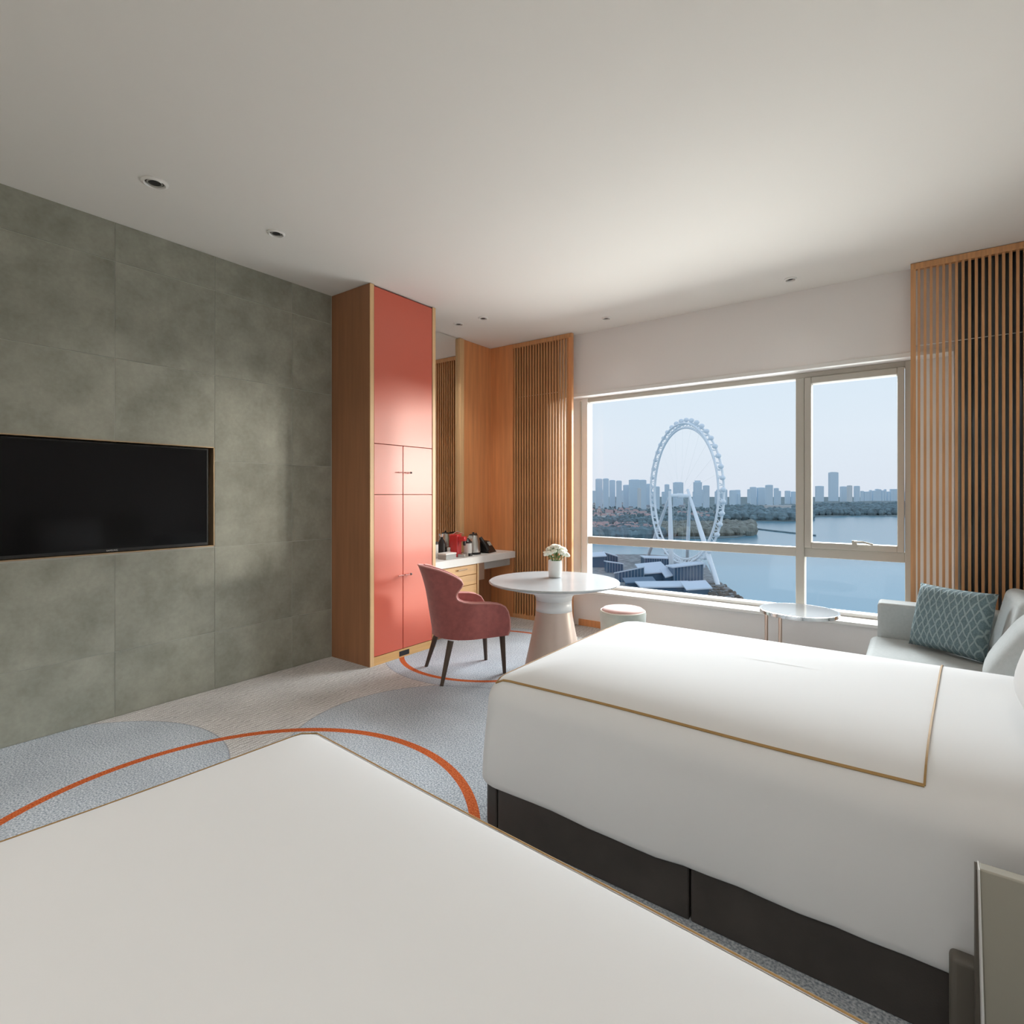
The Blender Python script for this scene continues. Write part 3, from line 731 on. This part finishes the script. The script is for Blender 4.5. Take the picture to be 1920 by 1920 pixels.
d1 = duvet(2.345, 4.72, -.37, 1.045, 4.02, 'white duvet filling the bottom left foreground, in front of the camera', 4, rc=.10)
for o_ in (b1, d1): o_.rotation_euler = (0, 0, math.radians(-3.7)); o_.location = (3.537, .357, 0)
def pillow(x, y, label, tilt=20):
    t = thing('pillow', label, 'pillow', (x, y, .672))
    o = put('cover', softbox(.33, .125, .21, 16), M_PILLOW, t, smooth=True); o.rotation_euler = (math.radians(-tilt), 0, -PI/2); o.location = (0, 0, .02)
    pts = []
    for k in range(64):
        f = k/64*4; sd_ = int(f); q = -1+2*(f-sd_); u, v = [(q, -1), (1, q), (-q, 1), (-1, -q)][sd_]
        pts.append((.33*u*(1-.05*(1-v*v)*abs(u)**3), 0, .21+.21*v*(1-.05*(1-u*u)*abs(v)**3)))
    p = put('gold_piping', MB().tube(pts, .004, 5, closed=True), M_GOLD, t, smooth=True, origin=(0, 0, 0)); p.rotation_euler = o.rotation_euler; p.location = (0, 0, .02)
    return t
pillow(4.435, 2.25, 'white pillow with gold piping at the right edge of the picture', 18)

# ================================================================= BEDSIDE UNIT (bottom right corner)
ns_ = thing('bedside_unit', 'taupe leather bedside unit at the bottom right corner', 'bedside unit', (4.5, 1.55, 0))
pa, pb_, pc, pd = ony(1834, 1618, 1.68), ony(1845, 1930, 1.68), None, None
m = MB(); poly = [(pb_.x+(pb_.x-pa.x)*.3, .02), (4.93, .02), (4.93, pa.z), (pa.x, pa.z)]
m.add([(x, 1.655, z) for x, z in poly]+[(x, 1.688, z) for x, z in poly], [(0, 1, 2, 3), (7, 6, 5, 4), (0, 4, 5, 1), (1, 5, 6, 2), (2, 6, 7, 3), (3, 7, 4, 0)])
put('side_panel', m, M_TAUPE, ns_, world=True, bevel=.004)
m = MB(); xb0, zb0 = poly[0]; xt0, zt0 = poly[3]
m.hexa([(xb0-.006, 1.65, zb0), (xb0, 1.65, zb0), (xb0, 1.69, zb0), (xb0-.006, 1.69, zb0), (xt0-.001, 1.65, zt0), (xt0+.001, 1.65, zt0), (xt0+.001, 1.69, zt0), (xt0-.001, 1.69, zt0)])
put('edge_strip', m, M_FRAMEW, ns_, world=True)
wbox('back_panel', pa.x-.004, 4.93, 1.692, 1.728, .02, pa.z-.024, M_TAUPED, ns_)
wbox('lower_drawer', 4.160, 4.93, 1.732, 1.778, .0, .272, M_TAUPED, ns_, bevel=.014, seg=4)
wbox('cabinet', 4.62, 4.93, 1.16, 1.653, .0, .50, M_TAUPE, ns_, bevel=.006)

# ================================================================= DOWNLIGHTS
def downlight(x, y, r, label, group=None, spread=95, power=DOWN_POWER):
    t = thing('downlight', label, 'downlight', (x, y, HR-.012), group=group)
    put('trim_ring', MB().lathe([(r*.70, .0119), (r*.74, .003), (r*.80, .0), (r, .006), (r, .0119)], 40), M_TRIMW, t, smooth=40)
    put('baffle', MB().lathe([(0, .0112), (r*.55, .0112), (r*.70, .0118)], 32), M_BAFF, t)
    put('gimbal', MB().tube([(r*.52*math.cos(k*PI/16), r*.52*math.sin(k*PI/16), .0075+.003*math.cos(k*PI/16)) for k in range(32)], r*.06, 6, closed=True), M_STEEL, t)
    put('lamp_face', MB().lathe([(0, .0095), (r*.36, .0095), (r*.40, .011)], 24), M_BLACK, t)
    ld = bpy.data.lights.new('downlight_lamp', 'AREA'); ld.shape = 'DISK'; ld.size = r*.8; ld.energy = power; ld.spread = math.radians(spread); ld.color = (1, .965, .92)
    lo = bpy.data.objects.new('downlight_lamp', ld); COL.objects.link(lo); lo.parent = t; lo.location = (0, 0, -.002)
    return t
for (px, py), r, lab in (((290, 342), .066, 'large recessed downlight above the television, nearest to camera'), ((518, 437), .055, 'recessed downlight between the television downlight and the wardrobe top'),
                         ((860, 607), .05, 'recessed downlight over the mirror, nearest the wardrobe'), ((906, 596), .05, 'recessed downlight right beside the mirror downlight'),
                         ((1137, 596), .045, 'recessed downlight above the left end of the window'), ((1482, 523), .045, 'recessed downlight above the window mullion')):
    p = onz(px, py, HR); downlight(p.x, p.y, r, lab, power=DOWN_POWER*(.08 if p.y > 4.5 else 1))
for x, y, lab in ((.95, -1.5, 'added fill downlight behind the camera on the television side'), (2.5, -1.5, 'added fill downlight behind the camera in the middle of the room'), (4.0, -1.5, 'added fill downlight behind the camera on the headboard side'), (4.5, .9, 'added fill downlight above the headboard between the two beds')):
    downlight(x, y, .055, lab, spread=150, power=FILL_POWER*(.35 if y > 0 else 1.25 if x < 1 else 1))  # unseen downlights added as fill for the camera side of the room
# ================================================================= OUTSIDE
GZ = -66.0
M_WATER = mat('lake_water', (.20, .45, .56), .22, spec=.5, bump=(.05, .25))
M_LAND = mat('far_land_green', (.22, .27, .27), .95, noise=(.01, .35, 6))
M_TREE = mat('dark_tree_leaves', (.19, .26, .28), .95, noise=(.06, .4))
M_TREEB = mat('bare_brown_trees', (.28, .28, .24), .95, noise=(.08, .35))
M_STEELW = mat('white_painted_steel', (.95, .96, .97), .5)
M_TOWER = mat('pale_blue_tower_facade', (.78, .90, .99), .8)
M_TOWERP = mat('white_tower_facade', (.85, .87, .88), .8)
M_ROOF = mat('pale_grey_metal_roof', (.72, .77, .84), .5)
M_DGL = mat('dark_blue_glazing', (.07, .15, .24), .3)
M_FIN = mat('pale_blue_fin', (.30, .36, .43), .6)
M_HOUSE = mat('white_house_wall', (.85, .83, .82), .8)
M_HROOF = mat('brown_red_roof', (.55, .38, .36), .85)
M_STONE = mat('quay_stone', (.33, .32, .31), .9, noise=(.2, .4))
def gnd(px, py): p = onz(px, py, GZ); return (p.x, p.y)
lk = put('lake', MB().add([(-9000, 60, GZ-.5), (9000, 60, GZ-.5), (9000, 14000, GZ-.5), (-9000, 14000, GZ-.5)], [(0, 1, 2, 3)]), M_WATER)
tag(lk, 'wide calm blue lake beyond the window', 'lake', kind='structure')
far = [gnd(900, 1012), gnd(1107, 1010), gnd(1230, 1009), gnd(1330, 1010), gnd(1380, 1008), gnd(1404, 1003), gnd(1413, 996), gnd(1405, 988), gnd(1392, 981), gnd(1420, 977), gnd(1490, 977.5), gnd(1520, 969), gnd(1600, 967), gnd(1720, 969), gnd(2100, 972)]
pr = at(2100, 930, 13000); pl = at(500, 930, 13000)
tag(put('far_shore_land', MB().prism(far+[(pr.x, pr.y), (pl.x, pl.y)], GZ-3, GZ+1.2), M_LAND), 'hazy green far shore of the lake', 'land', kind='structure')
near = [gnd(1040, 1046), gnd(1120, 1041), gnd(1215, 1041), gnd(1300, 1048), gnd(1325, 1062), gnd(1338, 1085), gnd(1372, 1108), gnd(1400, 1138), gnd(1400, 1180), gnd(1040, 1180)]
tag(put('near_shore_quay', MB().prism(list(reversed(near)), GZ-3, GZ+1.0), M_STONE), 'stone quay at the foot of the big wheel', 'land', kind='structure')
dyke = [gnd(1405, 990.5), gnd(1450, 996), gnd(1500, 1001.5), gnd(1530, 1005), gnd(1530, 1003.6), gnd(1500, 1000.2), gnd(1450, 995), gnd(1405, 989.8)]
tag(put('breakwater', MB().prism(dyke, GZ-3, GZ+1.2), M_TREE), 'thin dark breakwater crossing the lake', 'breakwater')

# ---- trees (uncountable): joined low blobs
def trees(name, spots, m, label, smin, smax, seed):
    r = random.Random(seed); mb = MB()
    for x, y, z in spots:
        s_ = r.uniform(smin, smax); mb.ell((x, y, z+s_*.55), (s_*r.uniform(.7, 1.1), s_*r.uniform(.7, 1.1), s_*r.uniform(.7, 1.1)), 6, 4)
    o = put(name, mb, m, smooth=False); tag(o, label, 'trees', kind='stuff'); return o
def scatter(n, xr, yr, seed, f=None):
    r = random.Random(seed); out = []
    while len(out) < n:
        px = r.uniform(*xr); py = r.uniform(*yr)
        if f and not f(px, py): continue
        p = gnd(px, py); out.append((p[0], p[1], GZ+1))
    return out
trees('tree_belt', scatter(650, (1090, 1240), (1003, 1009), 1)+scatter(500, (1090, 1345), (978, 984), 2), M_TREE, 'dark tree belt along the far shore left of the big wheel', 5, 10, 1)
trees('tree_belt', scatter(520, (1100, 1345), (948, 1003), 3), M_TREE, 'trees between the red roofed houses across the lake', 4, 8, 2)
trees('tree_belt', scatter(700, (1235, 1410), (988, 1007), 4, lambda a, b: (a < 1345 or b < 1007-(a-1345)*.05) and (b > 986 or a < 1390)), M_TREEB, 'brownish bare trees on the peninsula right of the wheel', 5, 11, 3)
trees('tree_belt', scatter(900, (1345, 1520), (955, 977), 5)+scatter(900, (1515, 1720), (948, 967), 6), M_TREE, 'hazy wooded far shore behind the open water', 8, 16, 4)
trees('tree_belt', scatter(90, (1330, 1395), (1100, 1130), 8, lambda a, b: b > 1085+(a-1335)*.75), mat('brown_bank_bushes', (.20, .16, .13), .95, noise=(.3, .4)), 'brown shrubs on the stepped bank below the wheel', .8, 1.9, 5)

# ---- houses (shared mesh)
hm = MB().box(-1, 1, -.6, .6, 0, .8); hme = hm.mesh('house')
hm2 = MB().box(-1, 1, -.6, .6, 0, .8)
hm2.add([(-1.12, -.72, .75), (1.12, -.72, .75), (1.12, .72, .75), (-1.12, .72, .75), (-.9, 0, 1.35), (.9, 0, 1.35)], [(0, 1, 5, 4), (1, 2, 5), (2, 3, 4, 5), (3, 0, 4), (3, 2, 1, 0)])
hme = hm2.mesh('house'); hme.materials.append(M_HOUSE); hme.materials.append(M_HROOF)
for i, p in enumerate(hme.polygons): p.material_index = 1 if i >= 6 else 0
hme2 = hme.copy(); hme2.materials[1] = mat('grey_roof_tiles', (.36, .35, .36), .9)
r = random.Random(11)
bands = [(70, (1100, 1222), (985, 1001), 'red roofed house in the nearest row across the lake left of wheel', 'near row of lakeside houses', hme, 5.5),
         (60, (1100, 1225), (958, 972), 'red roofed house in the far rows across the lake left of wheel', 'far rows of lakeside houses', hme, 6.5),
         (60, (1240, 1345), (962, 1000), 'red roofed house seen through the legs of the wheel', 'houses behind the wheel', hme, 5.5),
         (50, (1105, 1330), (944, 956), 'tiny pale house below the left skyline', 'pale houses below the skyline', hme2, 9),
         (40, (1400, 1500), (954, 966), 'tiny pale house on the wooded far shore', 'pale houses on the wooded far shore', hme2, 9),
         (30, (1520, 1690), (955, 963), 'tiny pale house on the shore seen through the sash', 'pale houses behind the sash', hme2, 8)]
for n, xr, yr, lab, grp, me, sz in bands:
    for i in range(n):
        px, py = r.uniform(*xr), r.uniform(*yr); p = gnd(px, py)
        o = bpy.data.objects.new('house', me); COL.objects.link(o); o.location = (p[0], p[1], GZ+1); k = sz*r.uniform(.7, 1.3)
        o.scale = (k, k, k*r.uniform(.9, 1.2)); o.rotation_euler = (0, 0, YAW+r.uniform(-.5, .5)+(PI/2 if r.random() < .3 else 0))
        tag(o, lab, 'house', grp)

# ---- skyline
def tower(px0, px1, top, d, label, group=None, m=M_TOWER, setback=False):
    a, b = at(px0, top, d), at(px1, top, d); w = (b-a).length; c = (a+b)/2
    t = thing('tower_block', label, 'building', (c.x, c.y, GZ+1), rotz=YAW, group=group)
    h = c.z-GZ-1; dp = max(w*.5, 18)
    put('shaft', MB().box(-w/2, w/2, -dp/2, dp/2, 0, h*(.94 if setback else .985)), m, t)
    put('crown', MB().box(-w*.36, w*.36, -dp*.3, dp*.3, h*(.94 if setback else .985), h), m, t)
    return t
TW = [(1117, 1129, 897.5), (1131, 1141, 897), (1143, 1153, 900), (1156, 1165, 901), (1169, 1180, 909), (1180, 1200, 899), (1200.5, 1211, 899.5), (1212, 1222, 907), (1228, 1236, 912), (1247, 1254, 908),
      (1319, 1329, 910), (1344, 1352, 918), (1354, 1362, 919), (1369, 1378, 919)]
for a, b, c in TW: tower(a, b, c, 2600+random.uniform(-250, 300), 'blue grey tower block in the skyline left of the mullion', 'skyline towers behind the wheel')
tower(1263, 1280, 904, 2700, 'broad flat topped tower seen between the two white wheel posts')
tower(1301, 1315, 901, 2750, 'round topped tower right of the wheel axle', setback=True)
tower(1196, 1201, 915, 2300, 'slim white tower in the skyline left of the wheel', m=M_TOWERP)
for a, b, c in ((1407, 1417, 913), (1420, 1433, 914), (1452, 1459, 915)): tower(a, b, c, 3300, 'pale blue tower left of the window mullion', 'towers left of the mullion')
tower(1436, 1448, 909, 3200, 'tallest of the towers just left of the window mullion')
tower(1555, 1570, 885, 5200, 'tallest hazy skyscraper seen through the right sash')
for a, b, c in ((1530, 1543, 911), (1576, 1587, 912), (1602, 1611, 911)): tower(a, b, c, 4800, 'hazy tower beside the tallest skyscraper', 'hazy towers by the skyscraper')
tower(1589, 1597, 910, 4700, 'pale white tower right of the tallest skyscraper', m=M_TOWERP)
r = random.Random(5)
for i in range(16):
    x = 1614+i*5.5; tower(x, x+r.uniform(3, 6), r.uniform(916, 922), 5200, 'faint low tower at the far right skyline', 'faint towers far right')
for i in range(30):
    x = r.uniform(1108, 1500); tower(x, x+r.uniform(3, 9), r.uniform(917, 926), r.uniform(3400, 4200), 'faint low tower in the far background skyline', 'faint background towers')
wbld = thing('white_hall', 'long bright white building on the far shore left of mullion', 'building', (*gnd(1458, 962), GZ+1), rotz=YAW)
put('hall', MB().box(-43, 43, -10, 10, 0, 24), M_HOUSE, wbld)
put('roof', MB().box(-45, 45, -11, 11, 24.1, 27), M_HOUSE, wbld)

# ---- Ferris wheel
D_W = 449.0
wc = at(1280, 925, D_W); fwd = ray(1280, CY).normalized(); right = Vector((fwd.y, -fwd.x, 0))
wv = (right*.463-fwd*.886); nv_ = (right*.886+fwd*.463)
RW = 135/F_PX*D_W
fw = thing('ferris_wheel', 'giant white Ferris wheel standing at the lakeside', 'Ferris wheel', (wc.x, wc.y, GZ+1))
def wp_(a, R, off): return wc+(wv*math.cos(a)+Vector((0, 0, 1))*math.sin(a))*R+nv_*off
for R, off in ((RW*.965, 2.2), (RW*.965, -2.2), (RW*.905, 0)):
    put('rim_ring', MB().tube([wp_(2*PI*k/96, R, off) for k in range(96)], .85, 6, closed=True), M_STEELW, fw, world=True, smooth=True)
tr_ = MB()
for k in range(64):
    a = 2*PI*k/64; b = 2*PI*(k+.5)/64
    tr_.tube([wp_(a, RW*.965, 2.2), wp_(b, RW*.905, 0), wp_(a, RW*.965, -2.2)], .34, 4)
    tr_.tube([wp_(a, RW*.965, 2.2), wp_(a, RW*.965, -2.2)], .34, 4)
put('rim_truss', tr_, M_STEELW, fw, world=True)
cab = None
for k in range(44):
    a = 2*PI*(k+.3)/44; p = wp_(a, RW*1.01, 0)
    m = MB().ell((0, 0, 0), (2.2, 2.2, 1.8), 8, 6)
    o = bpy.data.objects.new('passenger_capsule', cab.data) if cab else put('passenger_capsule', m, mat('capsule_pale_grey', (.85, .88, .91), .4), fw, origin=(0, 0, 0))
    if cab: COL.objects.link(o); o.parent = fw
    cab = cab or o
    o.location = p-fw.location
axA, axB = at(1256, 929, D_W-4), at(1293, 930, D_W+4)
put('axle', MB().tube([axA, axB], 1.5, 12), M_STEELW, fw, world=True, smooth=50)
put('hub', MB().tube([axA+(axB-axA)*.38, axA+(axB-axA)*.62], 2.1, 14), M_STEELW, fw, world=True, smooth=50)
cb = MB()
for k in range(24): cb.tube([axA+(axB-axA)*(.4 if k % 2 else .6), wp_(2*PI*k/24, RW*.905, 0)], .035, 3)
put('spoke_cables', cb, M_STEELW, fw, world=True)
for top, foot, ext, rr in ((axA, (1259, 1079), 1.055, 2.0), (axA, (1214, 1048), 1.0, 1.7), (axB, (1347, 1103), 1.08, 1.9), (axB, (1288.5, 1053), 1.0, 1.7)):
    f0 = Vector((*gnd(*foot), GZ+1)); tp = f0+(Vector(top)-f0)*ext
    put('support_leg', MB().tube([f0, f0+(tp-f0)*.5, tp], [rr*.95, rr, rr*.55], 10), M_STEELW, fw, world=True, smooth=50)
wbase = thing('wheel_station', 'pale boarding platform under the big wheel', 'building', (*gnd(1288, 1064), GZ+1), rotz=YAW)
put('deck', MB().box(-14, 14, -8, 8, 0, 3), M_ROOF, wbase)
put('canopy', MB().box(-10, 10, -6, 6, 6.5, 7.2), M_STEELW, wbase)
for x, y in ((-9, -5), (9, -5), (-9, 5), (9, 5)): put('column', MB().tube([(x, y, 3), (x, y, 6.5)], .4, 6), M_STEELW, wbase)

# ---- lakeside buildings with folded metal roofs
def hall(px0, px1, pyb, h0, h1, depth, label, rot=0.0, roofm=M_ROOF, over=1.5, fins=True, tilt=0.0):
    """facade between two pixels at ground line pyb; eave heights h0 (left) and h1 (right); roof rises by tilt to the back"""
    a, b = Vector((*gnd(px0, pyb), GZ+1)), Vector((*gnd(px1, pyb), GZ+1)); w = (b-a).length; c = (a+b)/2
    t = thing('lakeside_hall', label, 'building', (c.x, c.y, GZ+1), rotz=math.atan2(b.y-a.y, b.x-a.x)+rot)
    x = w/2
    put('glazed_body', MB().hexa([(-x, 0, 0), (x, 0, 0), (x, depth, 0), (-x, depth, 0), (-x, 0, h0), (x, 0, h1), (x, depth, h1+tilt), (-x, depth, h0+tilt)]), M_DGL, t)
    v = over
    put('roof', MB().hexa([(-x-v, -v, h0+.05), (x+v, -v, h1+.05), (x+v, depth+v, h1+tilt+.05), (-x-v, depth+v, h0+tilt+.05), (-x-v, -v, h0+.9), (x+v, -v, h1+.9), (x+v, depth+v, h1+tilt+.9), (-x-v, depth+v, h0+tilt+.9)]), roofm, t)
    if fins:
        n = max(4, int(w/2.2))
        for i in range(n+1):
            f = i/n; xx = -x+w*f; put('fin', MB().box(xx-.22, xx+.22, -.55, -.02, 0, h0+(h1-h0)*f), M_FIN, t)
    return t
hall(1160, 1207, 1094, 7, 11, 16, 'dark finned lakeside hall left of the wheel, roof rising right', tilt=-3, over=.6)
hall(1138, 1168, 1076, 9, 7, 12, 'small dark hall behind the finned hall, next to window jamb', tilt=-1, over=.6)
hall(1104, 1134, 1066, 9, 10, 12, 'pale roofed hall at the far left by the window jamb', tilt=2, fins=False)
hall(1134, 1158, 1056, 9, 5, 10, 'low dark hall with sloping roof behind the pale roofed hall', over=.5)
hall(1209, 1276, 1062, 6.5, 5.5, 16, 'long dark hall with thin roof behind the white wheel post', over=.8)
hall(1264, 1318, 1098, 12, 15, 16, 'tall dark glazed hall below the right wheel leg', tilt=-1, over=1.5)
hall(1208, 1252, 1092, 5, 7, 24, 'pale grey broad roof left of the white wheel post', tilt=4, fins=False)
hall(1250, 1273, 1096, 4, 7, 12, 'small tilted pale roof at the foot of the wheel post', tilt=4, fins=False)
hall(1176, 1226, 1103, 2.2, 3.2, 8, 'low dark blue roof in front of the finned hall', roofm=M_DGL, tilt=2, fins=False)
hall(1204, 1300, 1113, 3, 3.4, 14, 'long low pale roof along the quay in front', tilt=1, fins=False)
hall(1290, 1330, 1118, 3, 4, 10, 'small pale pavilion roof at the quay corner', tilt=3, fins=False)
for i in range(6):
    a = gnd(1322+i*4, 1100+i*4.5); b_ = gnd(1352+i*6.5, 1100+i*4.5)
    c = ((a[0]+b_[0])/2, (a[1]+b_[1])/2); w = math.hypot(a[0]-b_[0], a[1]-b_[1])
    o = put('quay_step', MB().box(-w/2, w/2, -1.6, 1.6, 0, 2.2-.3*i), M_STONE, origin=(0, 0, 0)); o.location = (c[0], c[1], GZ+1.0); o.rotation_euler = (0, 0, YAW+.05)
    tag(o, 'stone step of the terraced bank below the big wheel', 'step', 'terraced bank steps')

# ---- haze over the lake: a real thin scattering layer
S.cycles.volume_bounces = 2; S.cycles.max_bounces = 9; S.cycles.diffuse_bounces = 6; S.cycles.glossy_bounces = 4
hz = put('lake_haze', MB().hexa([tuple(v) for v in (at(-2500, CY, 520), at(4500, CY, 520), at(4500, CY, 12500), at(-2500, CY, 12500))]+[tuple(v) for v in (at(-2500, CY, 520), at(4500, CY, 520), at(4500, CY, 12500), at(-2500, CY, 12500))]), M_PANE)
for i, v in enumerate(hz.data.vertices): v.co.z = 0 if i < 4 else 260
hz.location.z = GZ-.3
hm_ = bpy.data.materials.new('thin_haze'); hm_.use_nodes = True; n_ = hm_.node_tree; n_.nodes.clear()
ho = n_.nodes.new('ShaderNodeOutputMaterial'); vs_ = n_.nodes.new('ShaderNodeVolumeScatter'); vs_.inputs['Color'].default_value = (1, 1, 1, 1); vs_.inputs['Density'].default_value = .0013
n_.links.new(vs_.outputs[0], ho.inputs['Volume']); hz.data.materials[0] = hm_
tag(hz, 'thin pale haze hanging over the lake and city', 'haze', kind='stuff')
